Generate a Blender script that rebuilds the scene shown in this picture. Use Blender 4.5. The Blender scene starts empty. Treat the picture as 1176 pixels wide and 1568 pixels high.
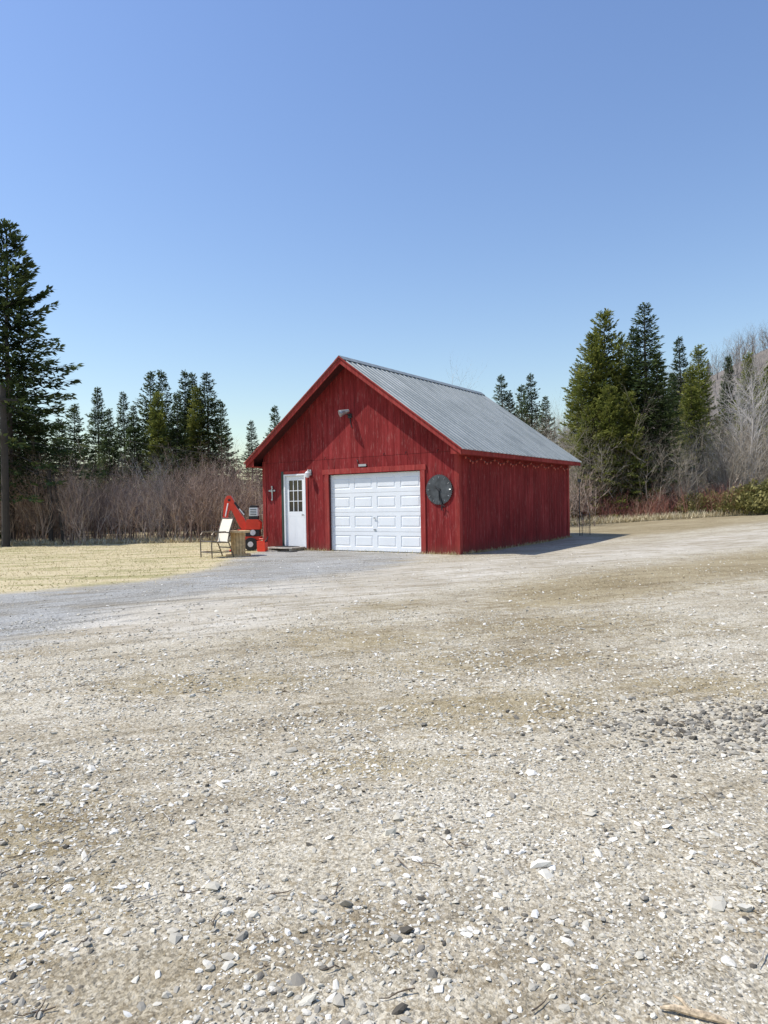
import bpy, math, random
import numpy as np
from mathutils import Vector, Matrix, Euler, noise as mnoise

rng = np.random.default_rng(7)
random.seed(7)
S = bpy.context.scene
COL = S.collection
R = math.radians

# ------------------------------------------------------------------ helpers
def ss(a, b, x):
    t = np.clip((np.asarray(x, float) - a) / (b - a), 0, 1)
    return t * t * (3 - 2 * t)

def gz(x, y):
    x = np.asarray(x, float); y = np.asarray(y, float)
    z = -0.33 * (1 - ss(2, 14, y))
    z = z + 0.018 * np.sin(x * 0.9 + y * 0.35) * np.cos(y * 0.6 - x * 0.2) * ss(60, 10, np.abs(x) + np.abs(y - 8)) * (1 - ss(12, 16, y) * ss(28, 22, y) * ss(6, 4, np.abs(x)))
    z = z + 0.036 * np.clip(x - 3, 0, 40) * ss(12, 30, y)
    z = z + 66 * np.exp(-((x - 190) / 115.) ** 2 - ((y - 240) / 90.) ** 2)
    z = z + 22 * np.exp(-((x + 260) / 160.) ** 2 - ((y - 320) / 110.) ** 2)
    return z

def mesh_np(name, V, faces, mats=None, midx=None, attrs=None, smooth=False):
    me = bpy.data.meshes.new(name)
    V = np.asarray(V, np.float32)
    me.vertices.add(len(V)); me.vertices.foreach_set('co', V.ravel())
    loops = np.concatenate([f.ravel() for f in faces]).astype(np.int32)
    tot = np.concatenate([np.full(len(f), f.shape[1]) for f in faces]).astype(np.int32)
    st = np.concatenate([[0], np.cumsum(tot)[:-1]]).astype(np.int32)
    me.loops.add(len(loops)); me.loops.foreach_set('vertex_index', loops)
    me.polygons.add(len(tot)); me.polygons.foreach_set('loop_start', st)
    if midx is not None:
        me.polygons.foreach_set('material_index', np.asarray(midx, np.int32))
    for m in (mats or []): me.materials.append(m)
    me.update(calc_edges=True)
    me.polygons.foreach_set('use_smooth', np.full(len(tot), smooth))
    if attrs:
        for k, a in attrs.items():
            a = np.asarray(a, np.float32)
            if a.ndim == 1:
                at = me.attributes.new(k, 'FLOAT', 'POINT'); at.data.foreach_set('value', a)
            else:
                at = me.attributes.new(k, 'FLOAT_COLOR', 'POINT'); at.data.foreach_set('color', a.ravel())
    return me

def obj(name, me, parent=None, loc=(0, 0, 0), rot=(0, 0, 0), sc=(1, 1, 1)):
    o = bpy.data.objects.new(name, me)
    COL.objects.link(o)
    o.location = loc; o.rotation_euler = rot; o.scale = sc
    if parent: o.parent = parent
    return o

def empty(name, loc=(0, 0, 0), rotz=0):
    e = bpy.data.objects.new(name, None); COL.objects.link(e)
    e.location = loc; e.rotation_euler = (0, 0, rotz); e.empty_display_size = .2
    return e

class MB:
    def __init__(s): s.v = []; s.f = []; s.m = []
    def add(s, vs, fs, m=0):
        b = len(s.v); s.v += [tuple(v) for v in vs]
        s.f += [tuple(b + i for i in f) for f in fs]; s.m += [m] * len(fs)
    def box(s, x0, x1, y0, y1, z0, z1, m=0, M=None):
        vs = [(x0,y0,z0),(x1,y0,z0),(x1,y1,z0),(x0,y1,z0),(x0,y0,z1),(x1,y0,z1),(x1,y1,z1),(x0,y1,z1)]
        if M is not None: vs = [M @ Vector(v) for v in vs]
        s.add(vs, [(0,3,2,1),(4,5,6,7),(0,1,5,4),(1,2,6,5),(2,3,7,6),(3,0,4,7)], m)
    def prism(s, pts, y0, y1, m=0, M=None):
        n = len(pts)
        vs = [(p[0], y0, p[1]) for p in pts] + [(p[0], y1, p[1]) for p in pts]
        if M is not None: vs = [M @ Vector(v) for v in vs]
        fs = [tuple(range(n)), tuple(range(2*n-1, n-1, -1))]
        fs += [(i, n+i, n+(i+1) % n, (i+1) % n) for i in range(n)]
        s.add(vs, fs, m)
    def tube(s, pts, r, n=8, m=0, cap=True):
        pts = [Vector(p) for p in pts]; rs = r if isinstance(r, (list, tuple)) else [r]*len(pts)
        vs = []
        for i, p in enumerate(pts):
            a = pts[max(i-1, 0)]; b = pts[min(i+1, len(pts)-1)]
            d = (b - a).normalized()
            up = Vector((0, 0, 1)) if abs(d.z) < .9 else Vector((1, 0, 0))
            u = d.cross(up).normalized(); w = d.cross(u)
            for k in range(n):
                t = 2*math.pi*k/n
                vs.append(p + (u*math.cos(t) + w*math.sin(t))*rs[i])
        fs = []
        for i in range(len(pts)-1):
            for k in range(n):
                fs.append((i*n+k, i*n+(k+1) % n, (i+1)*n+(k+1) % n, (i+1)*n+k))
        if cap: fs += [tuple(range(n)), tuple(range(len(pts)*n-1, (len(pts)-1)*n-1, -1))]
        s.add(vs, fs, m)
    def obj(s, name, mats, parent=None, bevel=0, loc=(0,0,0), rotz=0, smooth=False):
        me = bpy.data.meshes.new(name); me.from_pydata(s.v, [], s.f)
        for m in mats: me.materials.append(m)
        me.polygons.foreach_set('material_index', s.m)
        import bmesh
        bm = bmesh.new(); bm.from_mesh(me); bmesh.ops.recalc_face_normals(bm, faces=bm.faces[:]); bm.to_mesh(me); bm.free()
        me.update()
        if smooth: me.polygons.foreach_set('use_smooth', [True]*len(me.polygons))
        o = obj(name, me, parent, loc, (0, 0, rotz))
        if bevel:
            b = o.modifiers.new('bev', 'BEVEL'); b.width = bevel; b.segments = 2; b.limit_method = 'ANGLE'
        return o

# ------------------------------------------------------------------ materials
def nmat(name):
    m = bpy.data.materials.new(name); m.use_nodes = True
    nt = m.node_tree; b = nt.nodes['Principled BSDF']
    return m, nt, b, nt.nodes, nt.links

def ramp(nt, fac, stops):
    r = nt.nodes.new('ShaderNodeValToRGB')
    e = r.color_ramp.elements
    while len(e) < len(stops): e.new(0.5)
    for i, (p, c) in enumerate(stops):
        e[i].position = p; e[i].color = (*c, 1)
    nt.links.new(fac, r.inputs[0]); return r.outputs[0]

def noise(nt, vec, scale, detail=4, rough=.55):
    n = nt.nodes.new('ShaderNodeTexNoise'); n.inputs['Scale'].default_value = scale
    n.inputs['Detail'].default_value = detail; n.inputs['Roughness'].default_value = rough
    if vec is not None: nt.links.new(vec, n.inputs['Vector'])
    return n.outputs['Fac']

def mix(nt, f, a, b, mode='MIX'):
    n = nt.nodes.new('ShaderNodeMix'); n.data_type = 'RGBA'; n.blend_type = mode
    for s, i in ((f, 0), (a, 6), (b, 7)):
        if isinstance(s, (int, float)): n.inputs[i].default_value = s
        elif isinstance(s, tuple): n.inputs[i].default_value = (*s, 1)
        else: nt.links.new(s, n.inputs[i])
    return n.outputs[2]

def mathn(nt, op, a, b=None, c=None, clamp=False):
    n = nt.nodes.new('ShaderNodeMath'); n.operation = op; n.use_clamp = clamp
    for i, s in enumerate((a, b, c)):
        if s is None: continue
        if isinstance(s, (int, float)): n.inputs[i].default_value = s
        else: nt.links.new(s, n.inputs[i])
    return n.outputs[0]

def maprange(nt, v, a, b, c=0, d=1):
    n = nt.nodes.new('ShaderNodeMapRange'); n.interpolation_type = 'SMOOTHSTEP'
    nt.links.new(v, n.inputs[0])
    for i, k in enumerate((a, b, c, d)): n.inputs[i+1].default_value = k
    return n.outputs[0]

def bump(nt, h, b, strength=.4, dist=.01):
    n = nt.nodes.new('ShaderNodeBump'); n.inputs['Strength'].default_value = strength
    n.inputs['Distance'].default_value = dist
    nt.links.new(h, n.inputs['Height']); nt.links.new(n.outputs[0], b.inputs['Normal'])

def coord(nt, kind='Object', scale=None, rotz=0):
    t = nt.nodes.new('ShaderNodeTexCoord').outputs[kind]
    if rotz:
        m = nt.nodes.new('ShaderNodeMapping'); m.inputs['Rotation'].default_value = (0, 0, rotz)
        nt.links.new(t, m.inputs[0]); t = m.outputs[0]
    if scale:
        m = nt.nodes.new('ShaderNodeMapping'); m.inputs['Scale'].default_value = scale
        nt.links.new(t, m.inputs[0]); return m.outputs[0]
    return t

def simple(name, col, rough=.5, metal=0, var=.15, nscale=8, spec=.5):
    m, nt, b, N, L = nmat(name)
    f = noise(nt, coord(nt), nscale, 3)
    c = ramp(nt, f, [(.3, tuple(x*(1-var) for x in col)), (.7, tuple(min(1, x*(1+var)) for x in col))])
    L.new(c, b.inputs['Base Color']); b.inputs['Roughness'].default_value = rough
    b.inputs['Metallic'].default_value = metal; b.inputs['Specular IOR Level'].default_value = spec
    return m

def attr_mat(name, stops, attr='tint', rough=.8, transl=0, spec=.2, extra_noise=None):
    m, nt, b, N, L = nmat(name)
    a = N.new('ShaderNodeAttribute'); a.attribute_name = attr
    f = a.outputs['Fac']
    c = ramp(nt, f, stops)
    if extra_noise:
        oi = N.new('ShaderNodeObjectInfo')
        v = mathn(nt, 'MULTIPLY_ADD', oi.outputs['Random'], extra_noise, 1 - extra_noise/2)
        hs = N.new('ShaderNodeHueSaturation'); L.new(c, hs.inputs['Color']); L.new(v, hs.inputs['Value']); c = hs.outputs[0]
    if transl:
        df = N.new('ShaderNodeBsdfDiffuse'); L.new(c, df.inputs[0])
        tr = N.new('ShaderNodeBsdfTranslucent'); L.new(c, tr.inputs[0])
        mx = N.new('ShaderNodeMixShader'); mx.inputs[0].default_value = transl
        L.new(df.outputs[0], mx.inputs[1]); L.new(tr.outputs[0], mx.inputs[2])
        L.new(mx.outputs[0], N['Material Output'].inputs[0]); N.remove(b)
    else:
        df = N.new('ShaderNodeBsdfDiffuse'); L.new(c, df.inputs[0]); L.new(df.outputs[0], N['Material Output'].inputs[0]); N.remove(b)
    return m

def red_paint(name, base, dark):
    m, nt, b, N, L = nmat(name)
    v = coord(nt, 'Object', (9, 9, .7)); v2 = coord(nt, 'Object', (60, 60, 2.5))
    n1 = noise(nt, v, 1.2, 4, .6); n2 = noise(nt, v2, 1.0, 3, .6); n3 = noise(nt, coord(nt), .9, 3)
    f = mathn(nt, 'ADD', mathn(nt, 'MULTIPLY', n1, .45), mathn(nt, 'ADD', mathn(nt, 'MULTIPLY', n2, .25), mathn(nt, 'MULTIPLY', n3, .3)))
    c = ramp(nt, f, [(.34, dark), (.5, base), (.64, tuple(min(1, x*1.35+.01) for x in base))])
    w = noise(nt, coord(nt, 'Object', (22, 22, 1.6)), 1.0, 4, .7)
    c = mix(nt, maprange(nt, w, .58, .72, 0, .7), c, (.06, .012, .012))
    w2 = noise(nt, coord(nt, 'Object', (14, 14, 2.2)), 1.7, 4, .7)
    c = mix(nt, maprange(nt, w2, .54, .70, 0, .5), c, (.34, .13, .115))
    g = N.new('ShaderNodeNewGeometry')
    hs = N.new('ShaderNodeHueSaturation'); L.new(c, hs.inputs['Color'])
    L.new(mathn(nt, 'MULTIPLY_ADD', g.outputs['Random Per Island'], .26, .87), hs.inputs['Value']); c = hs.outputs[0]
    sx = N.new('ShaderNodeSeparateXYZ'); L.new(coord(nt), sx.inputs[0])
    dz = maprange(nt, mathn(nt, 'ADD', sx.outputs[2], mathn(nt, 'MULTIPLY', n1, .25)), .1, .45, .45, 0)
    c = mix(nt, dz, c, (.16, .07, .05))
    L.new(c, b.inputs['Base Color']); b.inputs['Roughness'].default_value = .85
    b.inputs['Specular IOR Level'].default_value = .15
    bump(nt, f, b, .5, .012)
    return m
M_red = red_paint('red_board_paint', (.205, .021, .021), (.11, .010, .011))
M_redtrim = red_paint('red_trim_paint', (.28, .040, .034), (.17, .018, .018))
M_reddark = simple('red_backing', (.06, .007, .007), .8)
M_white = simple('white_door_paint', (.78, .80, .82), .35, 0, .03, 3)
M_whitetrim = simple('white_trim', (.75, .76, .77), .45, 0, .04, 6)
M_glass, _nt, _b, _N, _L = nmat('window_glass')
_b.inputs['Base Color'].default_value = (.015, .018, .022, 1); _b.inputs['Roughness'].default_value = .06
M_black = simple('black_metal', (.03, .03, .032), .55, .3)
M_wire = simple('wire_insulation', (.02, .02, .02), .9)
M_rubber = simple('black_rubber', (.025, .025, .025), .85)
M_darkgrey = simple('dark_grey_steel', (.07, .075, .078), .6, .4, .5, 6)
M_grey = simple('grey_aluminium', (.42, .43, .44), .4, .6, .1)
M_concrete = simple('concrete', (.36, .34, .31), .9, 0, .2, 10)
M_machine_red = simple('machine_red_paint', (.74, .045, .018), .35, 0, .12, 5)
M_machine_white = simple('machine_grey_panel', (.72, .73, .73), .4, 0, .15, 5)
M_wood = simple('spool_wood', (.60, .43, .23), .8, 0, .25, 14)
M_woodgrey = simple('weathered_wood', (.42, .38, .32), .85, 0, .3, 20)
M_sling = simple('chair_sling', (.72, .66, .55), .8, 0, .08, 40)
M_frame = simple('chair_frame', (.16, .13, .10), .4, .5)
M_bulb = simple('string_bulb', (.55, .12, .08), .3)
M_doordark = simple('dark_green_trim', (.02, .045, .035), .6)

def metal_roof():
    m, nt, b, N, L = nmat('galvanised_roof')
    f = noise(nt, coord(nt, 'Object', (.8, 4, .8)), 1.2, 4)
    g = noise(nt, coord(nt), 14, 3)
    c = ramp(nt, mathn(nt, 'ADD', mathn(nt, 'MULTIPLY', f, .7), mathn(nt, 'MULTIPLY', g, .3)), [(.34, (.20, .22, .21)), (.5, (.29, .31, .295)), (.66, (.37, .385, .37))])
    L.new(c, b.inputs['Base Color']); b.inputs['Metallic'].default_value = .25
    b.inputs['Roughness'].default_value = .5
    return m
M_roof = metal_roof()

# ------------------------------------------------------------------ ground masks
def sd_poly(x, y, poly):
    poly = np.array(poly, float); n = len(poly)
    d = np.full(x.shape, 1e9); ins = np.zeros(x.shape, bool)
    for i in range(n):
        a = poly[i]; b = poly[(i+1) % n]; e = b - a
        wx = x - a[0]; wy = y - a[1]
        t = np.clip((wx*e[0] + wy*e[1]) / (e @ e), 0, 1)
        d = np.minimum(d, np.hypot(wx - e[0]*t, wy - e[1]*t))
        c = ((a[1] > y) != (b[1] > y)) & (x < (b[0]-a[0])*(y-a[1])/((b[1]-a[1]) + 1e-12) + a[0])
        ins ^= c
    return np.where(ins, -d, d)
def sd_line(x, y, pts):
    d = np.full(x.shape, 1e9)
    for a, b in zip(pts[:-1], pts[1:]):
        a = np.array(a, float); b = np.array(b, float); e = b-a
        t = np.clip(((x-a[0])*e[0] + (y-a[1])*e[1])/(e@e), 0, 1)
        d = np.minimum(d, np.hypot(x-a[0]-e[0]*t, y-a[1]-e[1]*t))
    return d
GRASS = [(-3.6, 14.6), (-4.3, 12.4), (-6, 11.2), (-12, 9.2), (-60, 5), (-60, 30), (-20, 29), (-3.2, 29), (-3.4, 21), (-3.8, 17.8)]
GRAY = [(1.2, 17.9), (.2, 12.9), (-1.4, 10.4), (-2.5, 9.3), (-3.6, 7.9), (-4.2, 6.8), (-20, 3), (-20, 7), (-12, 9.2), (-6, 11.2), (-4.3, 12.4), (-3.6, 14.6), (-3.8, 17.8), (-3.4, 21.5), (0, 20)]
TRACK = [(-2.5, 9.0), (-.5, 11.6), (1.8, 13.8), (4.7, 16.2), (10.9, 20.5), (18, 25), (40, 37)]
VERGE = [(.2, 8.6), (2.6, 10.4), (5.5, 12.4), (10, 16), (20, 22)]
STRAW = [(.6, 5.3, 1.4, .6), (-.3, 7.6, 1.3, .9), (2.0, 8.0, 2.2, .9), (-1.75, 3.4, .45, .6),
         (-1.45, 2.7, .35, .5), (-1.5, 6.0, 1.3, .5), (2.6, 5.6, .9, .5), (-.6, 9.6, 1.8, .6), (1.2, 6.6, 1.6, .7), (-.1, 4.2, .7, .3)]
def masks(x, y):
    g = ss(.7, -.7, sd_poly(x, y, GRASS))
    q = ss(1.2, -1.2, sd_poly(x, y, GRAY))
    t = ss(1.8, .8, sd_line(x, y, TRACK))
    s = np.zeros_like(x)
    for cx, cy, rx, ry in STRAW:
        s = np.maximum(s, .72*np.exp(-((x-cx)/rx)**2 - ((y-cy)/ry)**2))
    s = np.maximum(s, .9*np.exp(-(sd_line(x, y, VERGE)/(1.2+.05*np.clip(y-8, 0, 20)))**2)*ss(-.5, 3, x))
    s = np.maximum(s, ss(0, 4, y - (21 + .62*(x-9))) * ss(5, 8, x))
    s = np.maximum(s, ss(28, 32, y))
    s = s * (1 - .85*t)
    return g, q, s, t

def ground():
    n = 430
    u = np.linspace(-1, 1, n)
    a = 4.; k = math.asinh(900/a)
    xs = a*np.sinh(u*k); ys = 6 + a*np.sinh(u*k)
    X, Y = np.meshgrid(xs, ys)
    X = X.ravel(); Y = Y.ravel(); Z = gz(X, Y)
    idx = np.arange(n*n).reshape(n, n)
    F = np.stack([idx[:-1, :-1], idx[:-1, 1:], idx[1:, 1:], idx[1:, :-1]], -1).reshape(-1, 4)
    g, q, s, t = masks(X, Y)
    m, nt, b, N, L = nmat('gravel_and_grass_ground')
    P = coord(nt)
    at = N.new('ShaderNodeAttribute'); at.attribute_name = 'mask'
    sp = N.new('ShaderNodeSeparateColor'); L.new(at.outputs['Color'], sp.inputs[0])
    nM = noise(nt, P, 5, 3, .65); nS = noise(nt, P, 38, 2, .7); nF = noise(nt, P, 160, 1, .7)
    stA = noise(nt, coord(nt, 'Object', (.28, 1.5, 1), R(-14)), 1.5, 4, .68)
    stB = noise(nt, coord(nt, 'Object', (.5, 4.5, 1), R(-26)), 1.6, 3, .7)
    stC = noise(nt, coord(nt, 'Object', (1.2, 2.6, 1), R(8)), 4.0, 4, .7)
    vo = N.new('ShaderNodeTexVoronoi'); vo.inputs['Scale'].default_value = 34; L.new(P, vo.inputs['Vector'])
    vo2 = N.new('ShaderNodeTexVoronoi'); vo2.inputs['Scale'].default_value = 90; L.new(P, vo2.inputs['Vector'])
    sv = N.new('ShaderNodeSeparateColor'); L.new(vo.outputs['Color'], sv.inputs[0])
    sv2 = N.new('ShaderNodeSeparateColor'); L.new(vo2.outputs['Color'], sv2.inputs[0])
    dirt = ramp(nt, nM, [(.3, (.38, .335, .245)), (.5, (.53, .475, .36)), (.7, (.65, .59, .47))])
    peb = ramp(nt, sv.outputs[0], [(0, (.15, .135, .11)), (.35, (.47, .43, .345)), (.8, (.66, .62, .525)), (1, (.80, .765, .68))])
    peb2 = ramp(nt, sv2.outputs[0], [(0, (.12, .10, .075)), (.4, (.45, .40, .305)), (1, (.79, .735, .615))])
    pm = maprange(nt, vo.outputs['Distance'], .42, .2)
    pick = maprange(nt, mathn(nt, 'ADD', sv.outputs[1], mathn(nt, 'MULTIPLY', nM, .5)), .55, .75)
    c = mix(nt, .55, dirt, peb2)
    c = mix(nt, mathn(nt, 'MULTIPLY', pm, pick), c, peb)
    fq = maprange(nt, mathn(nt, 'ADD', sp.outputs[1], mathn(nt, 'ADD', mathn(nt, 'MULTIPLY_ADD', nM, .8, -.4), mathn(nt, 'MULTIPLY_ADD', stA, 1.2, -.6))), .3, .95)
    cq = ramp(nt, mathn(nt, 'ADD', mathn(nt, 'MULTIPLY', nS, .55), mathn(nt, 'MULTIPLY', nF, .45)), [(.34, (.13, .135, .135)), (.5, (.33, .335, .33)), (.64, (.58, .575, .555))])
    c = mix(nt, mathn(nt, 'MULTIPLY', fq, .85), c, cq)
    c = mix(nt, mathn(nt, 'MULTIPLY', at.outputs['Alpha'], maprange(nt, stB, .34, .52, .2, .9)), c, ramp(nt, nS, [(.3, (.44, .40, .33)), (.7, (.70, .65, .555))]))
    sn = mathn(nt, 'ADD', mathn(nt, 'MULTIPLY_ADD', stC, 1.3, -.65), mathn(nt, 'ADD', mathn(nt, 'MULTIPLY_ADD', nS, .8, -.4), mathn(nt, 'MULTIPLY_ADD', stA, .9, -.45)))
    fs = maprange(nt, mathn(nt, 'ADD', sp.outputs[2], sn), .22, .8)
    cs = ramp(nt, nF, [(.3, (.17, .128, .065)), (.5, (.335, .272, .155)), (.72, (.53, .45, .29))])
    c = mix(nt, mathn(nt, 'MULTIPLY', fs, .85), c, cs)
    ft = maprange(nt, mathn(nt, 'ADD', mathn(nt, 'MULTIPLY', nS, .4), mathn(nt, 'ADD', mathn(nt, 'MULTIPLY', stC, .35), mathn(nt, 'MULTIPLY', nM, .25))), .50, .60, 0, .62)
    ft = mathn(nt, 'MULTIPLY', ft, mathn(nt, 'SUBTRACT', 1, fq, clamp=True))
    c = mix(nt, ft, c, (.29, .23, .14))
    c = mix(nt, 1., c, ramp(nt, stA, [(.34, (.78, .75, .70)), (.52, (1.0, 1.0, 1.0))]), 'MULTIPLY')
    c = mix(nt, 1., c, ramp(nt, stB, [(.34, (.74, .72, .69)), (.50, (1.0, 1.0, 1.0))]), 'MULTIPLY')
    c = mix(nt, 1., c, ramp(nt, noise(nt, P, .45, 3, .6), [(.36, (.82, .80, .76)), (.6, (1.0, 1.0, 1.0))]), 'MULTIPLY')
    fg = maprange(nt, mathn(nt, 'ADD', sp.outputs[0], mathn(nt, 'MULTIPLY_ADD', nM, .8, -.4)), .3, .75)
    cgA = ramp(nt, nS, [(.3, (.36, .285, .15)), (.5, (.55, .46, .28)), (.7, (.68, .59, .41))])
    cgB = ramp(nt, nS, [(.3, (.22, .20, .08)), (.7, (.42, .38, .19))])
    cg = mix(nt, maprange(nt, stA, .48, .62), cgA, cgB)
    c = mix(nt, fg, c, cg)
    geo = N.new('ShaderNodeSeparateXYZ'); L.new(P, geo.inputs[0])
    far = maprange(nt, geo.outputs[1], 36, 60)
    c = mix(nt, far, c, ramp(nt, nM, [(.3, (.13, .115, .10)), (.7, (.23, .20, .175))]))
    L.new(c, b.inputs['Base Color']); b.inputs['Roughness'].default_value = .95; b.inputs['Specular IOR Level'].default_value = .1
    h = mathn(nt, 'ADD', mathn(nt, 'MULTIPLY', nS, 1.6), mathn(nt, 'MULTIPLY', nM, 3.))
    bump(nt, h, b, .9, .012)
    me = mesh_np('ground', np.stack([X, Y, Z], 1), [F], [m], attrs={'mask': np.stack([g, q, s, t], 1)}, smooth=True)
    obj('ground', me)
ground()

# ------------------------------------------------------------------ stones
M_stone = attr_mat('gravel_stone', [(0, (.10, .09, .075)), (.25, (.29, .265, .22)), (.6, (.54, .50, .41)), (.88, (.69, .65, .56)), (1, (.79, .76, .70))])
def ico():
    t = (1+5**.5)/2
    v = np.array([(-1,t,0),(1,t,0),(-1,-t,0),(1,-t,0),(0,-1,t),(0,1,t),(0,-1,-t),(0,1,-t),(t,0,-1),(t,0,1),(-t,0,-1),(-t,0,1)], float)
    v /= np.linalg.norm(v[0])
    f = np.array([(0,11,5),(0,5,1),(0,1,7),(0,7,10),(0,10,11),(1,5,9),(5,11,4),(11,10,2),(10,7,6),(7,1,8),(3,9,4),(3,4,2),(3,2,6),(3,6,8),(3,8,9),(4,9,5),(2,4,11),(6,2,10),(8,6,7),(9,8,1)])
    return v, f
IV, IF = ico()
def stones(name, x, y, r, tint, mat, squash=(.35, .75)):
    n = len(x)
    V = IV[None] * (1 + rng.uniform(-.36, .36, (n, 12, 1)))
    V = V * np.stack([rng.uniform(.8, 1.6, n), rng.uniform(.6, 1.0, n), rng.uniform(*squash, n)], 1)[:, None]
    a = rng.uniform(0, 2*np.pi, n); ca, sa = np.cos(a)[:, None], np.sin(a)[:, None]
    t = rng.normal(0, .25, n)[:, None]
    X0, Z0 = V[..., 0]*np.cos(t) - V[..., 2]*np.sin(t), V[..., 0]*np.sin(t) + V[..., 2]*np.cos(t)
    V = np.stack([X0*ca - V[..., 1]*sa, X0*sa + V[..., 1]*ca, Z0], -1) * r[:, None, None]
    V += np.stack([x, y, gz(x, y) + r*.16], 1)[:, None]
    F = (IF[None] + (np.arange(n)*12)[:, None, None]).reshape(-1, 3)
    me = mesh_np(name, V.reshape(-1, 3), [F], [mat], attrs={'tint': np.repeat(tint, 12)})
    return obj(name, me)
def sample(n, y0, y1, pw=1.0, spread=.72, pad=.6):
    y = y0 + (y1-y0)*rng.random(n)**pw
    x = rng.uniform(-1, 1, n)*(y*spread + pad)
    return x, y
def clumpf(x, y, s, o=0):
    return np.array([mnoise.noise((a*s+o, b*s, o)) for a, b in zip(x, y)])
xs, ys, rs = [], [], []
for n, y0, y1, r0, r1, pw in [(34000, 1.3, 4.4, .0035, .010, .75), (22000, 3.5, 9, .006, .013, .8), (14000, 1.3, 7, .009, .019, .8), (7000, 7, 17, .008, .018, .8), (1500, 1.4, 10, .016, .028, .8), (100, 1.5, 5, .024, .038, .8)]:
    x, y = sample(n, y0, y1, pw)
    k = clumpf(x, y, 1.7, n*.01) + rng.normal(0, .22, len(x)) > -.1
    k &= sd_poly(x, y, GRASS) > .1
    x, y = x[k], y[k]; xs.append(x); ys.append(y); rs.append(r0 + (r1-r0)*rng.random(len(x))**2)
x = np.concatenate(xs); y = np.concatenate(ys); r = np.concatenate(rs)
tint = np.clip(rng.normal(.58, .26, len(x)) + (r > .016)*.06, 0, .97)
dk = np.exp(-((x-2.4)/.75)**2 - ((y-4.75)/.45)**2); tint = np.clip(tint - dk*.42, 0, 1)
stones('gravel_stones', x, y, r, tint, M_stone, (.25, .6))
n = 1100; x = rng.normal(2.5, .6, n); y = rng.normal(4.75, .28, n)
stones('dark_gravel_patch', x, y, .008 + .020*rng.random(n)**2, np.clip(rng.normal(.22, .16, n), 0, 1), M_stone)

# ------------------------------------------------------------------ blades / straw / twigs
def blades(name, x, y, ln, wd, lean, tint, mat):
    n = len(x)
    a = rng.uniform(0, 2*np.pi, n); b = rng.uniform(0, 2*np.pi, n)
    base = np.stack([x, y, gz(x, y)-.003], 1)
    d = np.stack([np.cos(a)*np.sin(lean), np.sin(a)*np.sin(lean), np.cos(lean)], 1)
    w = np.stack([-np.sin(a), np.cos(a), np.zeros(n)], 1)*wd[:, None]
    mid = base + d*(ln*.55)[:, None]
    tip = base + d*ln[:, None] - np.array([0, 0, 1])*(ln*.12*np.sin(lean))[:, None]
    tip += np.stack([np.cos(b), np.sin(b), 0*b], 1)*(ln*.15)[:, None]
    tip[:, 2] = np.maximum(tip[:, 2], gz(tip[:, 0], tip[:, 1]) + .003)
    V = np.stack([base-w, base+w, mid+w*.8, mid-w*.8, tip], 1).reshape(-1, 3)
    i = np.arange(n)*5
    Q = np.stack([i, i+1, i+2, i+3], 1); T = np.stack([i+3, i+2, i+4], 1)
    me = mesh_np(name, V, [Q, T], [mat], attrs={'tint': np.repeat(tint, 5)})
    return obj(name, me)
M_straw = attr_mat('dry_straw', [(0, (.10, .07, .038)), (.4, (.31, .24, .135)), (.75, (.50, .425, .27)), (1, (.67, .59, .41))])
M_grass = attr_mat('spring_grass', [(0, (.16, .175, .05)), (.35, (.35, .305, .13)), (.7, (.60, .50, .30)), (1, (.74, .65, .46))])
x, y = sample(110000, 1.3, 13, .9)
g, q, s, t = masks(x, y)
nn = clumpf(x, y, 2.3, 3.3)*.9 + clumpf(x, y, 9, 1.3)*.5
k = (s*.75 + nn*.9 + rng.normal(0, .15, len(x))) > .40
x, y = x[k], y[k]; n = len(x)
blades('dead_grass', x, y, rng.uniform(.015, .06, n), rng.uniform(.0008, .0022, n)*(1+y*.12), rng.uniform(1.0, 1.5, n), rng.random(n), M_straw)
n = 60000; x = rng.uniform(-22, -3.0, n); y = rng.uniform(9, 28, n)
k = (sd_poly(x, y, GRASS) < rng.normal(-.1, .3, n)); x, y = x[k], y[k]; n = len(x)
blades('grass_field', x, y, rng.uniform(.02, .055, n), rng.uniform(.004, .009, n), rng.uniform(.6, 1.45, n), np.clip(rng.normal(.76, .2, n) - .48*ss(.05, .35, clumpf(x, y, .45, 5)) - .2*ss(.0, .4, clumpf(x, y, 1.6, 9)), 0, 1), M_grass)
n = 26000; x = rng.uniform(5, 34, n); y = 31.0 + .12*(x-8) + rng.exponential(1.4, n)
x2 = rng.uniform(-26, 0, 12000); y2 = 25.8 + rng.exponential(.9, 12000)
ln = np.concatenate([rng.uniform(.12, .5, n), rng.uniform(.08, .32, 12000)])
x = np.concatenate([x, x2]); y = np.concatenate([y, y2]); n = len(x)
blades('tall_dead_grass', x, y, ln, rng.uniform(.006, .014, n), rng.uniform(.3, 1.1, n), np.clip(rng.normal(.85, .15, n), 0, 1), M_straw)
def local0(lx, ly):
    A = math.atan2(-.578, .816); return (1.84 + lx*math.cos(A) - ly*math.sin(A), 17.3 + lx*math.sin(A) + ly*math.cos(A))
n = 2600; lx = np.where(rng.random(n) < .6, rng.uniform(-6.6, .2, n), .05 + np.abs(rng.normal(0, .06, n))); ly = np.where(lx < .04, -.04 - rng.exponential(.09, n), rng.uniform(0, 7.4, n))
kk = ~((lx > -4.1) & (lx < -1.1) & (rng.random(n) < .75)); lx, ly = lx[kk], ly[kk]; n = len(lx)
p = np.array([local0(a_, b_) for a_, b_ in zip(lx, ly)])
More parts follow.
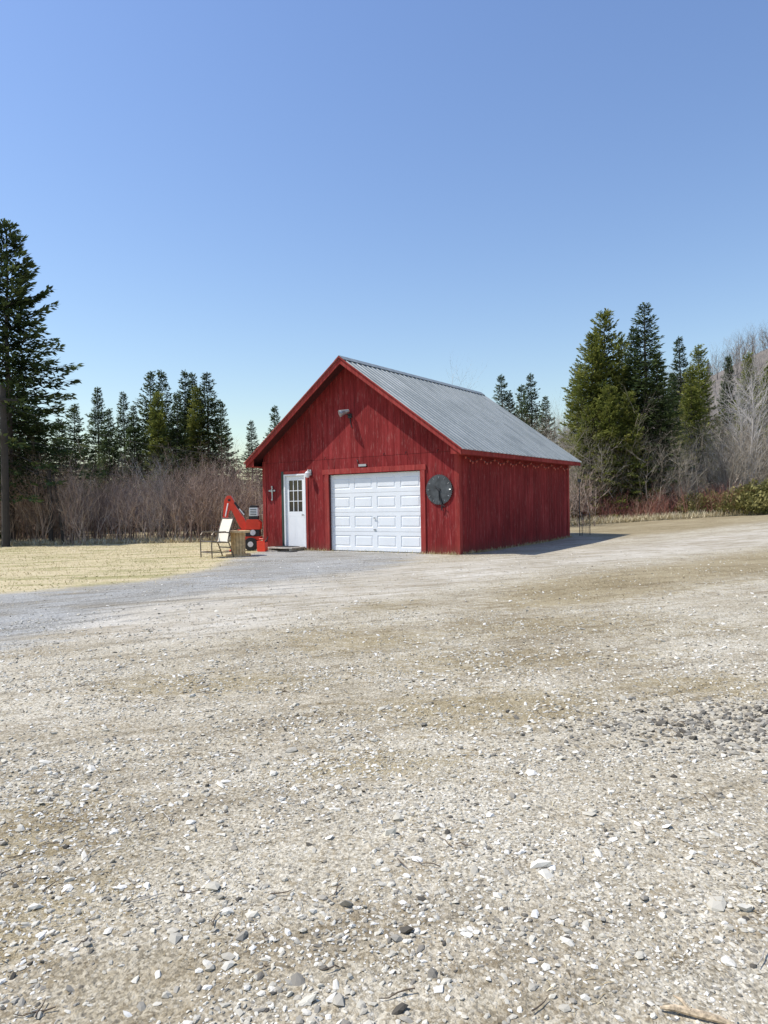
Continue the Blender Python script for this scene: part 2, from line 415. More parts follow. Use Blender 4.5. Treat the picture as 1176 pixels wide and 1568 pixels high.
blades('footing_grass', p[:, 0], p[:, 1], rng.uniform(.03, .13, n), rng.uniform(.002, .005, n), rng.uniform(.1, 1.0, n), np.clip(rng.normal(.55, .25, n), 0, 1), M_grass)
mb = MB()
for i in range(190):
    yy = 1.6 + 7*random.random()**1.2; xx = random.uniform(-1, 1)*(yy*.6+.2); a = random.uniform(0, 6.28); l = random.uniform(.03, .14)
    pts = []
    for k in range(5):
        a += random.uniform(-.35, .35); pts.append((xx, yy, float(gz(xx, yy)) + .006 + random.uniform(0, .012)))
        xx += math.cos(a)*l/4; yy += math.sin(a)*l/4
    mb.tube(pts, [.0025, .0028, .0025, .002, .0013], 5, random.choice([0, 0, 1]))
mb.obj('fallen_twigs', [simple('twig_bark', (.13, .095, .065), .9), M_woodgrey])
mb = MB(); z0 = float(gz(.9, 2.1))
mb.tube([(.82, 2.15, z0+.012), (.86, 2.14, z0+.018), (.93, 2.112, z0+.016), (.98, 2.085, z0+.018), (1.02, 2.06, z0+.012)], [.004, .010, .012, .010, .005], 7)
mb.tube([(.90, 2.12, z0+.022), (.885, 2.15, z0+.035), (.87, 2.17, z0+.035)], [.006, .005, .003], 6)
mb.obj('broken_branch', [simple('pale_wood', (.46, .36, .24), .85, 0, .55, 70)])
cl = [(.02, 2.42), (.97, 2.38), (.55, 3.1), (-1.5, 2.75), (-1.35, 3.0), (1.2, 5.0)]
x = np.concatenate([rng.normal(c[0], .035, 90) for c in cl]); y = np.concatenate([rng.normal(c[1], .02, 90) for c in cl]); n = len(x)
blades('root_clumps', x, y, rng.uniform(.012, .03, n), rng.uniform(.0008, .002, n), rng.uniform(.9, 1.5, n), rng.random(n)*.5, M_straw)

# ------------------------------------------------------------------ conifers
M_bark = simple('conifer_bark', (.10, .083, .068), .9, 0, .3, 12)
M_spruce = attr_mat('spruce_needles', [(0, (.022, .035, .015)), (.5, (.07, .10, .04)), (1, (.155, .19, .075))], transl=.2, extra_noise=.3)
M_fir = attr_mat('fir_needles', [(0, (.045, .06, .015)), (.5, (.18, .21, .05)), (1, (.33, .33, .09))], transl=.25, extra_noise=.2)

def prisms(P0, P1, R0, R1):
    d = P1-P0; L = np.linalg.norm(d, axis=1, keepdims=True)+1e-9; d = d/L
    up = np.where(np.abs(d[:, 2:3]) < .9, np.array([[0, 0, 1.]]), np.array([[1., 0, 0]]))
    u = np.cross(d, up); u /= np.linalg.norm(u, axis=1, keepdims=True); w = np.cross(d, u)
    vs = []
    for P, Rr in ((P0, R0), (P1, R1)):
        for k in range(3):
            t = 2*math.pi*k/3
            vs.append(P + (u*math.cos(t)+w*math.sin(t))*Rr[:, None])
    V = np.stack(vs, 1).reshape(-1, 3); i = np.arange(len(P0))*6
    F = np.concatenate([np.stack([i+k, i+(k+1) % 3, i+3+(k+1) % 3, i+3+k], 1) for k in range(3)])
    return V, F
def ribbons(P0, P1, R0, R1, g):
    d = P1-P0; d = d/(np.linalg.norm(d, axis=1, keepdims=True)+1e-9)
    w = np.cross(d, g.normal(0, 1, d.shape)); w /= np.linalg.norm(w, axis=1, keepdims=True)+1e-9
    a = w*R0[:, None]*1.15; b = w*R1[:, None]*1.15
    V = np.stack([P0-a, P0+a, P1+b, P1-b], 1).reshape(-1, 3)
    return V, np.arange(len(V)).reshape(-1, 4)

def conifer(name, h, r, seed, mat, dens=1., clear=.04, pw=.85, wh=.26, card=.26, light=0., gap=0.1, topup=.7):
    g = np.random.default_rng(seed)
    C, D, W, T = [], [], [], []
    P0, P1, R0, R1 = [], [], [], []
    nz = 14; zz = np.linspace(-.2, h*.98, nz)
    tx = np.cumsum(g.normal(0, .02, nz)); ty = np.cumsum(g.normal(0, .02, nz)); tx -= tx[0]; ty -= ty[0]
    rad = .016*h*(1-zz/h*.97)
    for i in range(nz-1):
        P0.append((tx[i], ty[i], zz[i])); P1.append((tx[i+1], ty[i+1], zz[i+1])); R0.append(rad[i]); R1.append(rad[i+1])
    lob = g.uniform(0, 6.28, 4); 
    z = h*clear
    while z < h*.985:
        f = z/h
        Rm = r*min(1, (1-f)**pw*1.05 + .01)*min(1, .65 + f*3.5)
        nb = int(g.integers(6, 10)) if f < .8 else int(g.integers(4, 7))
        a0 = g.uniform(0, 6.28)
        for j in range(nb):
            if g.random() < gap: continue
            a = a0 + 6.283*j/nb + g.normal(0, .25)
            L = Rm*g.uniform(.62, 1.14)*(1 + .15*math.sin(a*2+lob[0]+z*1.1) + .12*math.sin(a*3+lob[1]-z*2.1)) + .05
            zb = z + g.normal(0, wh*.35)
            if zb > h*.985: continue
            cx = np.interp(zb, zz, tx); cy = np.interp(zb, zz, ty)
            out = np.array([math.cos(a), math.sin(a), 0]); side = np.array([-math.sin(a), math.cos(a), 0])
            e0 = -.12 + (f**1.6)*topup + g.normal(0, .08); dr = .34*(1-f) + .05
            def pt(s): 
                s = np.asarray(s)
                return np.array([cx, cy, zb]) + out*(L*s)[..., None] + np.array([0, 0, 1.])*(L*(e0*s - dr*s**1.6 + .22*s**3.5))[..., None]
            q = pt(np.array([0, .35, .7, .97]))
            for m_ in range(3):
                P0.append(q[m_]); P1.append(q[m_+1]); rr = .010*L+.004
                R0.append(rr*(1-.3*m_)); R1.append(rr*(1-.3*(m_+1)))
            N = int((10 + 36*L)*dens)
            s = g.random(N)**.75*.98 + .04
            s = np.clip(s, .12 if L > .8 else .0, 1)
            sd = g.uniform(-1, 1, N)
            wdt = L*(.30*(1-s)**.7 + .05) + .05
            P = pt(s) + side*(sd*wdt)[:, None]
            P[:, 2] -= np.abs(sd)*wdt*.25 + g.random(N)*.05*L + .0
            d = out*(.75) + side*(sd*.9)[:, None] + g.normal(0, .28, (N, 3))
            d[:, 2] += e0*.5 - .18*(1-f) + .12*s
            d /= np.linalg.norm(d, axis=1, keepdims=True)
            w = np.cross(d, g.normal(0, .5, (N, 3)) + np.array([0, 0, 1.])); w /= np.linalg.norm(w, axis=1, keepdims=True)
            ln = card*g.uniform(.55, 1.15, N)*(0.6+.4*min(1, L))
            C.append(P); D.append(d*ln[:, None]); W.append(w*(ln*g.uniform(.13, .24, N))[:, None])
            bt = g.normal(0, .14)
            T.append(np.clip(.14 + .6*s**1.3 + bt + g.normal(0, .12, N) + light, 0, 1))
        z += wh*g.uniform(.6, 1.3)*(1-.45*f)
    N = 20; P = np.stack([np.full(N, tx[-1]), np.full(N, ty[-1]), np.linspace(h*.93, h*.99, N)], 1)
    d = np.stack([g.normal(0, .3, N), g.normal(0, .3, N), np.ones(N)], 1); d /= np.linalg.norm(d, axis=1, keepdims=True)
    w = np.cross(d, g.normal(0, 1, (N, 3))); w /= np.linalg.norm(w, axis=1, keepdims=True)
    C.append(P); D.append(d*.16); W.append(w*.022); T.append(g.uniform(.3, .8, N))
    C = np.concatenate(C); D = np.concatenate(D); W = np.concatenate(W); T = np.concatenate(T)
    V2 = np.stack([C, C+D*.45+W, C+D, C+D*.45-W], 1).reshape(-1, 3)
    F2 = np.arange(len(V2)).reshape(-1, 4)
    V1, F1 = prisms(np.array(P0), np.array(P1), np.array(R0), np.array(R1))
    V = np.concatenate([V1, V2]); F = [F1, F2+len(V1)]
    mi = np.concatenate([np.zeros(len(F1)), np.ones(len(F2))])
    tint = np.concatenate([np.zeros(len(V1)), np.repeat(T, 4)])
    return mesh_np(name, V, F, [M_bark, mat], mi, {'tint': tint})

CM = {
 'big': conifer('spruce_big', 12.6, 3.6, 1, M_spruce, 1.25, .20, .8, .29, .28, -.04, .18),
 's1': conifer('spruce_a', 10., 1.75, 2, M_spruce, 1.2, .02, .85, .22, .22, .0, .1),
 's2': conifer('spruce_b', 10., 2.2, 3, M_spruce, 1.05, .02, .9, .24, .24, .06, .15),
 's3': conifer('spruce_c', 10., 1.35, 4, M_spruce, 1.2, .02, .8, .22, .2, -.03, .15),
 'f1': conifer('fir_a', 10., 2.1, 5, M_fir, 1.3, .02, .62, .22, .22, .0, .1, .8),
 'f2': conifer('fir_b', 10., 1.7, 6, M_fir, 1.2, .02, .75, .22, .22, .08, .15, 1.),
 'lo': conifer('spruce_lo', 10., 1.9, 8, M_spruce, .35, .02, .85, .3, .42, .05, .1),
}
HOR = lambda px: 774 - .0177*(px-588)
def tree(name, key, px, pytop, D, wid=1.):
    x = (px-588)/1080*D; h = (HOR(px)-pytop)/1080*D + 1.25
    x += (HOR(px)-pytop)*.0177/1080*D
    z = float(gz(x, D)); h = h - z
    s = h/{'big': 12.6}.get(key, 10.)
    return obj(name, CM[key], None, (x, D, z), (0, 0, random.uniform(0, 6.28)), (s*wid, s*wid, s))
random.seed(3)
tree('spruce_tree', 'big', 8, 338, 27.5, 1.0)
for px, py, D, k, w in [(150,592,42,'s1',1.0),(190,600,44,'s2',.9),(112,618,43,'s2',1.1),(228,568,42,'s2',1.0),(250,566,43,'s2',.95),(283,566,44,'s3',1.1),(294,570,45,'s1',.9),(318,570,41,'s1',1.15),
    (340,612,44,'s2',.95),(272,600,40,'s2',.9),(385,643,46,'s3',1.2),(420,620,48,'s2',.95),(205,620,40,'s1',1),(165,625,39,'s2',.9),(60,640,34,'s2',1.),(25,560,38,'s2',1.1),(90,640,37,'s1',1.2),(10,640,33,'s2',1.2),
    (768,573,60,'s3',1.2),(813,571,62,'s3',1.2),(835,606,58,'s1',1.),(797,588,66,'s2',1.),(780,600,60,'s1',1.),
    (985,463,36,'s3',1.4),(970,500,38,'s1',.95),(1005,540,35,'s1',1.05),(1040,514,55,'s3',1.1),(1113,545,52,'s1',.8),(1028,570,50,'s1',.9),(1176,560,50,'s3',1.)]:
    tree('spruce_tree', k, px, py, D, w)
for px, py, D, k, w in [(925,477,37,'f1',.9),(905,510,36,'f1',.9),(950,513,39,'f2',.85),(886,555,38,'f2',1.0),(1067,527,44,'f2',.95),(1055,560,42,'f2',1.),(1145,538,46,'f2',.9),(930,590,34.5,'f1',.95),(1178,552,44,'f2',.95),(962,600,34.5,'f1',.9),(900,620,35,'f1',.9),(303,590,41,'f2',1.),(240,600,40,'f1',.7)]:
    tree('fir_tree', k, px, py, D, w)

# ------------------------------------------------------------------ bare shrubs & trees
def branchy(seed, stems, h, spread, levels, kids, rad, up=.5, seg=5, wig=.12, rib=True):
    g = np.random.default_rng(seed); P0, P1, R0, R1, T = [], [], [], [], []
    def grow(p, d, L, r, lv, tt):
        n = seg if lv == 0 else max(3, seg-2)
        for i in range(n):
            d = d + g.normal(0, wig, 3); d[2] += up*.12; d /= math.sqrt(d@d)
            q = p + d*L/n
            ra = r*(1-.75*i/n); rb = r*(1-.75*(i+1)/n)
            P0.append(p); P1.append(q); R0.append(ra); R1.append(rb); T.append(tt)
            if lv < levels and i >= (1 if lv == 0 else 0):
                for _ in range(kids[lv]):
                    if g.random() < .85:
                        o = g.normal(0, 1, 3); o -= d*(o@d); o /= math.sqrt(o@o)
                        an = g.uniform(.4, .95); nd = d*math.cos(an) + o*math.sin(an)
                        grow(p + (q-p)*g.random(), nd, L*g.uniform(.32, .6)*(1-.3*i/n), rb*.6+.001, lv+1, float(np.clip(tt+g.normal(0, .12)+.08, 0, 1)))
            p = q
    for _ in range(stems):
        a = g.uniform(0, 6.28); rr = spread*math.sqrt(g.random())
        p = np.array([math.cos(a)*rr, math.sin(a)*rr, -.1]); 
        a2 = g.uniform(0, 6.28); ln = g.uniform(.05, .35) if stems > 1 else .05
        d = np.array([math.cos(a2)*ln, math.sin(a2)*ln, 1.]); d /= np.linalg.norm(d)
        grow(p, d, h*g.uniform(.65, 1.05), rad*g.uniform(.7, 1.2), 0, g.uniform(.1, .8))
    A = (np.array(P0), np.array(P1), np.array(R0), np.array(R1))
    if rib:
        V, F = ribbons(*A, g); return V, F, np.array(T), 4
    V, F = prisms(*A); return V, F, np.array(T), 6
def merged(name, mat, variants, pts, smin, smax, jit=.12):
    Vs, Fs, Ts = [], [], []; off = 0
    for (x, y) in pts:
        V, F, T, k = random.choice(variants)
        s = random.uniform(smin, smax); sz = s*random.uniform(.85, 1.15); a = random.uniform(0, 6.28)
        c, s_ = math.cos(a)*s, math.sin(a)*s
        W = np.stack([V[:, 0]*c - V[:, 1]*s_ + x, V[:, 0]*s_ + V[:, 1]*c + y, V[:, 2]*sz + float(gz(x, y)) - .02], 1).astype(np.float32)
        Vs.append(W); Fs.append(F+off); off += len(W)
        Ts.append(np.repeat(np.clip(T + random.gauss(0, jit), 0, 1), k).astype(np.float32))
    me = mesh_np(name, np.concatenate(Vs), [np.concatenate(Fs)], [mat], attrs={'tint': np.concatenate(Ts)})
    return obj(name, me)
M_brush = attr_mat('brush_twigs', [(0, (.14, .10, .08)), (.5, (.34, .245, .195)), (1, (.55, .43, .34))])
M_brushg = attr_mat('grey_twigs', [(0, (.13, .11, .085)), (.5, (.30, .255, .20)), (1, (.47, .41, .33))])
M_hill = attr_mat('hill_twigs', [(0, (.15, .135, .12)), (.5, (.26, .235, .21)), (1, (.38, .35, .31))])
M_redtw = attr_mat('red_dogwood_twigs', [(0, (.16, .06, .055)), (.5, (.32, .13, .10)), (1, (.46, .30, .21))])
M_birch = attr_mat('birch_bark', [(0, (.26, .235, .21)), (1, (.46, .43, .40))])
BR = [branchy(20+i, 24, 2.8, 1.0, 2, (2, 2), .015, up=.5) for i in range(4)]
BG = [branchy(40+i, 10, 4.6, 1.2, 2, (2, 3), .024, up=.6, seg=6) for i in range(3)]
BT = [branchy(60+i, 2, 9., .3, 2, (3, 3), .06, up=.5, seg=8, wig=.1) for i in range(3)]
BH = [branchy(70+i, 2, 9., .5, 2, (2, 2), .11, up=.5, seg=6, wig=.1) for i in range(3)]
BD = [branchy(80+i, 30, 1.5, .8, 1, (2,), .012, up=.4) for i in range(2)]
V, F, T, k = branchy(91, 1, 10.5, .1, 2, (2, 3), .075, up=.45, seg=12, wig=.06, rib=False)
BI = mesh_np('birch', V, [F], [M_birch], attrs={'tint': np.repeat(T, k)})
V, F, T, k = branchy(95, 12, 3.0, .35, 2, (3, 2), .016, up=.3, seg=6, rib=False)
BW = mesh_np('greyshrub', V, [F], [M_birch], attrs={'tint': np.repeat(T, k)})

random.seed(11)
pts = []
for row, y0 in enumerate([27.0, 28.2, 29.6, 31.4, 33.8]):
    x = -34 + row*.4
    while x < 6 + row:
        if not (-3.5 < x < 7 and y0 < 29.5): pts.append((x+random.uniform(-.5, .5), y0+random.uniform(-.6, .6)))
        x += 1.1 if row < 3 else 1.5
merged('bare_brush_thicket', M_brush, BR, pts, .78, 1.25, .16)
pts = []
for row, d in enumerate([0, 1.4, 3.2, 5.4, 8.0, 11.5]):
    x = 7. + row*.3 if row < 2 else 2
    while x < 42:
        pts.append((x+random.uniform(-.7, .7), 33.6 + .14*(x-8) + d + random.uniform(-.6, .6)))
        x += 1.6
merged('grey_brush_thicket', M_brushg, BG, pts, .55, 1.15)
pts = [(random.uniform(9.5, 17), 32.8+random.uniform(-.4, 1.2)) for _ in range(18)] + [(random.uniform(7, 34), 33.3+random.uniform(-.4, 1.4)) for _ in range(16)]
merged('dogwood_brush', M_redtw, BD, pts, .5, 1.1, .25)
pts = [(random.uniform(7, 40), 33.5+.14*random.uniform(0, 20)+random.uniform(0, 2)) for _ in range(45)]
merged('low_brush', M_brush, BR, pts, .4, .75)
pts = [(random.uniform(9, 54), random.uniform(44, 64)) for _ in range(110)] + [(12.5, 48), (11.6, 46), (14, 50), (10.2, 50)]
merged('bare_tree_belt', M_brushg, BT, pts, .42, .66)
pts = [(random.uniform(-55, -8), random.uniform(48, 66)) for _ in range(45)]
merged('bare_tree_row', M_brushg, BT, pts, .38, .6)
merged('bare_tree', M_brushg, BT[:1], [(4.6, 45.)], .88, .9)
pts = []
while len(pts) < 1300:
    x = random.uniform(20, 330); y = random.uniform(75, 300)
    if .12 < x/y < 1.1: pts.append((x, y))
merged('hillside_woods', M_hill, BH, pts, .8, 1.25, .2)
e = empty('distant_treeline')
for i in range(90):
    x = random.uniform(-75, 80); y = random.uniform(60, 85)
    s = random.uniform(.45, .8)
    if 3 < x < 9 : s *= .6
    obj('conifer', CM['lo'], e, (x, y, float(gz(x, y))), (0, 0, random.uniform(0, 6.28)), (s, s, s))
for i in range(30):
    x = random.uniform(60, 300); y = random.uniform(90, 290); s = random.uniform(.6, 1.0)
    obj('conifer', CM['lo'], e, (x, y, float(gz(x, y))), (0, 0, random.uniform(0, 6.28)), (s, s, s))
for px, D, s in [(1140, 36.5, .92), (1128, 40, .85), (1162, 42, .8)]:
    x = (px-588)/1080*D; obj('birch_tree', BI, None, (x+.1, D, float(gz(x, D))), (0, 0, px), (s, s, s*.98))
x = (246-588)/1080*31; obj('bare_grey_shrub', BW, None, (x, 31, 0), (0, 0, 0), (1.0, 1.0, 1.25))

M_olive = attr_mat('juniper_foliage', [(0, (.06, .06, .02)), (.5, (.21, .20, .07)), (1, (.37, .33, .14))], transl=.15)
def shrub(name, seed, r, h):
    g = np.random.default_rng(seed); N = 3500
    a = g.uniform(0, 6.28, N); rr = r*g.random(N)**.4; zf = g.random(N)
    lob = 1+.25*np.sin(a*3+seed)+.15*np.sin(a*5+2*seed)
    env = np.sqrt(np.clip(1-(rr/r)**2*.9, 0, 1))
    C = np.stack([np.cos(a)*rr*lob, np.sin(a)*rr*lob, h*env*(zf**.5)*(1+.2*np.sin(a*4+seed*2))], 1)
    d = np.stack([np.cos(a)*.7, np.sin(a)*.7, np.full(N, .6)], 1) + g.normal(0, .45, (N, 3)); d /= np.linalg.norm(d, axis=1, keepdims=True)
    w = np.cross(d, g.normal(0, 1, (N, 3))); w /= np.linalg.norm(w, axis=1, keepdims=True)
    ln = g.uniform(.1, .22, N)[:, None]; D = d*ln; W = w*ln*.2
    V = np.stack([C, C+D*.5+W, C+D, C+D*.5-W], 1).reshape(-1, 3)
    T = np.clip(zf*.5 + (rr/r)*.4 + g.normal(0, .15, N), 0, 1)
    return mesh_np(name, V, [np.arange(len(V)).reshape(-1, 4)], [M_olive], attrs={'tint': np.repeat(T, 4)})
SH = [shrub('juniper_%d' % i, 3+i, 1.1, 1.15) for i in range(3)]
for i, (px, D, s) in enumerate([(1062, 33.5, .85), (1085, 34, .9), (1110, 33, .75), (1140, 32.6, 1.), (1165, 33.2, 1.2), (1190, 33, 1.1), (1215, 33, .9), (905, 34, .6), (1040, 35, .7)]):
    x = (px-588)/1080*D; obj('juniper_shrub', SH[i % 3], None, (x, D, float(gz(x, D))), (0, 0, i*1.7), (s, s, s))

# ------------------------------------------------------------------ BARN
CX, CY = 1.84, 17.3
ANG = math.atan2(-.578, .816)
B = empty('red_barn_garage', (CX, CY, 0), ANG)
Wd, Ln = 6.64, 7.33
XR = -Wd/2; ZR = 5.25; SL = .727; OV = .31; FO = .40
zroof = lambda x: ZR - SL*abs(x-XR)
GX0, GX1, GZ = -4.108, -1.076, 2.13
DX0, DX1, DZ = -5.80, -4.96, 2.20
def wall_front(mb, xs, y0, y1, gapx, m=0, split=None, drop=.10):
    for a, b in zip(xs[:-1], xs[1:]):
        a_, b_ = a+gapx, b-gapx; mid = (a+b)/2
        zb = -.12
        if GX0 < mid < GX1: zb = GZ
        elif DX0 < mid < DX1: zb = DZ
        parts = [(zb, None)] if split is None else [(zb, split-.004), (split+.004, None)]
        for lo, hi in parts:
            if hi is None:
                pts = [(a_, lo), (b_, lo), (b_, zroof(b_)-drop)]
                if a_ < XR < b_: pts.append((XR, ZR-drop))
                pts.append((a_, zroof(a_)-drop))
            else: pts = [(a_, lo), (b_, lo), (b_, hi), (a_, hi)]
            mb.prism(pts, y0, y1, m)
def splitx(a, b, step=.203):
    n = max(1, round((b-a)/step)); return list(np.linspace(a, b, n+1))
xs = []
for a, b in [(-Wd, DX0), (DX0, DX1), (DX1, GX0), (GX0, GX1), (GX1, 0)]: xs += splitx(a, b)[:-1]
xs.append(0.)
mb = MB(); wall_front(mb, xs, -.016, -.001, .003, 0, 2.56); mb.obj('front_wall_boards', [M_red], B)
mb = MB(); wall_front(mb, [-Wd, DX0, DX1, GX0, GX1, 0], 0, .1, 0); mb.obj('front_wall_backing', [M_reddark], B)
mb = MB(); ys_ = splitx(.0, Ln)
for a, b in zip(ys_[:-1], ys_[1:]):
    mb.box(.001, .016, a+.003, b-.003, -.12, 2.75); mb.box(-Wd-.016, -Wd-.001, a+.003, b-.003, -.12, 2.75)
mb.obj('side_wall_boards', [M_red], B)
mb = MB(); mb.box(-.1, 0, .1, Ln, -.12, 2.75); mb.box(-Wd, -Wd+.1, .1, Ln, -.12, 2.75)
mb.prism([(-Wd, -.12), (0, -.12), (0, zroof(0)-.1), (XR, ZR-.1), (-Wd, zroof(-Wd)-.1)], Ln+.001, Ln+.05); mb.obj('side_wall_backing', [M_reddark], B)
mb = MB()
mb.box(-.10, .019, -.032, -.018, -.1, 2.62); mb.box(.0185, .033, -.032, .09, -.1, 2.60); mb.box(.0185, .033, Ln-.09, Ln+.06, -.1, 2.6)
mb.box(-Wd-.019, -Wd+.10, -.032, -.018, -.1, 2.62); mb.box(-Wd-.033, -Wd-.0195, -.032, .09, -.1, 2.6)
mb.obj('corner_boards', [M_redtrim], B, .003)
mb = MB()
for sg in (1, -1):
    xe = XR + sg*(Wd/2+OV); ze = zroof(xe)
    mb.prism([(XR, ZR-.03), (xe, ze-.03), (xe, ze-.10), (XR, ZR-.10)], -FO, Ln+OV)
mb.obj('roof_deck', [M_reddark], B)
mb = MB()
for ya, yb in ((-FO-.035, -FO-.001), (Ln+OV+.001, Ln+OV+.035)):
    for sg in (1, -1):
        xe = XR + sg*(Wd/2+OV+.01); ze = zroof(xe)
        mb.prism([(XR, ZR-.025), (xe, ze-.025), (xe, ze-.17), (XR, ZR-.19)], ya, yb)
mb.obj('rake_boards', [M_redtrim], B, .004)
mb = MB()
mb.box(OV, OV+.022, -FO, Ln+OV, 2.45, 2.585); mb.box(-Wd-OV-.022, -Wd-OV, -FO, Ln+OV, 2.45, 2.585)
mb.box(.018, OV-.001, -FO+.001, Ln+OV-.001, 2.46, 2.475); mb.box(-Wd-OV+.001, -Wd-.018, -FO+.001, Ln+OV-.001, 2.46, 2.475)
mb.prism([(.018, 2.476), (OV-.001, 2.476), (OV-.001, 2.51), (.018, zroof(0)-.11)], -FO+.002, -FO+.02)
mb.prism([(-Wd-.018, 2.476), (-Wd-OV+.001, 2.476), (-Wd-OV+.001, 2.51), (-Wd-.018, zroof(0)-.11)], -FO+.002, -FO+.02)
mb.obj('eave_fascia', [M_redtrim], B, .003)
y = -FO-.06; per = .229
prof = []
while y < Ln+OV+.05:
    prof += [(y, 0), (y+.09, 0), (y+.1, .018), (y+.125, .018), (y+.135, 0), (y+.18, .0), (y+.183, .005), (y+.19, .005), (y+.193, 0)]; y += per
prof = [p for p in prof if p[0] < Ln+OV+.055] + [(Ln+OV+.06, 0)]
V = []; F = []
for sg in (1, -1):
    xe = XR + sg*(Wd/2+OV+.045); ze = zroof(xe); nx, nz = sg*SL/math.hypot(1, SL), 1/math.hypot(1, SL)
    b0 = len(V)
    for (yq, hq) in prof:
        V.append((XR+nx*hq, yq, ZR-.018+nz*hq)); V.append((xe+nx*hq, yq, ze-.018+nz*hq))
    for i in range(len(prof)-1):
        a = b0+2*i; F.append((a, a+1, a+3, a+2))
me = bpy.data.meshes.new('metal_roof'); me.from_pydata(V, [], F); me.materials.append(M_roof)
o = obj('metal_roof', me, B); sm = o.modifiers.new('s', 'SOLIDIFY'); sm.thickness = .004; sm.offset = 0
mb = MB()
for sg in (1, -1):
    xa = XR + sg*.16; mb.prism([(XR, ZR+.028), (xa, zroof(xa)+.022), (xa, zroof(xa)+.016), (XR, ZR+.02)], -FO-.065, Ln+OV+.065)
mb.obj('ridge_cap', [M_roof], B)
mb = MB()
for sg in (1, -1):
    xe = XR+sg*(Wd/2+OV+.05); mb.prism([(XR, ZR+.006), (xe, zroof(xe)+.006), (xe, zroof(xe)-.028), (XR, ZR-.028)], -FO-.072, -FO-.062)
mb.obj('rake_flashing', [M_redtrim], B)

def panel_face(mb, x0, x1, z0, z1, y, mx, mz0, mz1, d=.012, m=0):
    rings = [((x0, x1, z0, z1), 0), ((x0+mx, x1-mx, z0+mz0, z1-mz1), 0), ((x0+mx+.012, x1-mx-.012, z0+mz0+.012, z1-mz1-.012), d),
             ((x0+mx+.026, x1-mx-.026, z0+mz0+.026, z1-mz1-.026), d), ((x0+mx+.05, x1-mx-.05, z0+mz0+.05, z1-mz1-.05), .001)]
    vs = []; 
    for (a, b, c, e_), dy in rings: vs += [(a, y+dy, c), (b, y+dy, c), (b, y+dy, e_), (a, y+dy, e_)]
    fs = []
    for r in range(4):
        for k in range(4): fs.append((r*4+k, r*4+(k+1) % 4, (r+1)*4+(k+1) % 4, (r+1)*4+k))
    fs.append((16, 17, 18, 19)); mb.add(vs, fs, m)
mb = MB(); sh = (GZ-.03)/4
for r in range(4):
    z0 = .03+r*sh+.003; z1 = .03+(r+1)*sh-.003
    cw = (GX1-GX0)/4
    for c in range(4): panel_face(mb, GX0+c*cw, GX0+(c+1)*cw, z0, z1, .05, .075, .11, .10, .012)
    mb.box(GX0, GX1, .0515 + .012, .085, z0, z1)
mb.box(GX0, GX1, .086, .09, .03, GZ)
mb.obj('garage_door', [M_white], B)
mb = MB(); xm = (GX0+GX1)/2
mb.box(GX0, GX1, .04, .10, -.02, .028, 0)
mb.tube([(xm, .035, .92), (xm, .02, .92)], .02, 12, 1); mb.box(xm-.05, xm+.05, .015, .025, .914, .926, 1)
mb.box(xm-.04, xm+.04, .03, .05, .60, .615, 0)
mb.obj('garage_door_hardware', [M_rubber, M_grey], B)
mb = MB(); tw = .13
mb.box(GX0-tw, GX0+.012, -.048, -.0165, -.05, GZ+.005); mb.box(GX1-.012, GX1+tw, -.048, -.0165, -.05, GZ+.005)
mb.box(GX0-tw-.07, GX1+tw+.03, -.052, -.0165, GZ+.006, GZ+.145)
mb.obj('garage_trim', [M_redtrim], B, .003)
mb = MB()
mb.box(GX0, GX0+.012, -.016, .05, 0, GZ); mb.box(GX1-.012, GX1, -.016, .05, 0, GZ); mb.box(GX0+.0125, GX1-.0125, -.016, .05, GZ-.012, GZ-.001)
mb.obj('garage_jambs', [M_reddark], B)
mb = MB(); fw = .05
mb.box(DX0, DX0+fw, -.045, .03, .08, DZ, 0); mb.box(DX1-fw, DX1, -.045, .03, .08, DZ, 0); mb.box(DX0+fw, DX1-fw, -.044, .03, DZ-fw, DZ-.001, 0)
mb.obj('entry_door_frame', [M_whitetrim], B, .003)
mb = MB(); a, b = DX0+fw+.004, DX1-fw-.004; z0, z1 = .10, DZ-fw-.004
wz0, wz1 = 1.12, 2.02; wa, wb = a+.11, b-.11
mb.box(a, b, .0, .035, z0, wz0-.001); mb.box(a, wa, .0, .035, wz0, z1); mb.box(wb, b, 0, .035, wz0, z1); mb.box(wa+.0005, wb-.0005, 0, .035, wz1, z1)
for i in range(1, 3): xx = wa+(wb-wa)*i/3; mb.box(xx-.010, xx+.010, .004, .02, wz0, wz1)
for i in range(1, 3): zz = wz0+(wz1-wz0)*i/3; mb.box(wa, wb, .006, .0195, zz-.010, zz+.010)
for px0, px1 in ((a+.08, (a+b)/2-.03), ((a+b)/2+.03, b-.08)):
    panel_face(mb, px0, px1, .25, .98, -.0015, .0, .0, .0, .012)
mb.box(wa, wb, .022, .028, wz0, wz1, 1)
mb.tube([(b-.05, -.001, 1.02), (b-.05, -.05, 1.02)], .012, 8, 2); mb.tube([(b-.05, -.045, 1.02), (b-.05, -.075, 1.02)], .028, 12, 2)
mb.obj('entry_door', [M_white, M_glass, M_grey], B)
mb = MB()
mb.box(DX0-.10, DX0-.002, -.04, -.0165, .0, DZ+.09, 0); mb.box(DX1+.002, DX1+.08, -.04, -.0165, .0, DZ+.09, 1); mb.box(DX0-.001, DX1+.001, -.04, -.0165, DZ+.002, DZ+.09, 1)
mb.obj('entry_door_trim', [M_doordark, M_redtrim], B, .003)
mb = MB(); mb.box(-Wd+.02, -.02, -.012, Ln, -.3, -.1); mb.box(GX0, GX1, -.25, .1, -.05, .012); mb.obj('foundation_slab', [M_concrete], B)
mb = MB(); fx, fz = -3.31, 3.74
mb.box(fx-.06, fx+.06, -.05, -.0165, fz-.10, fz+.02, 0)
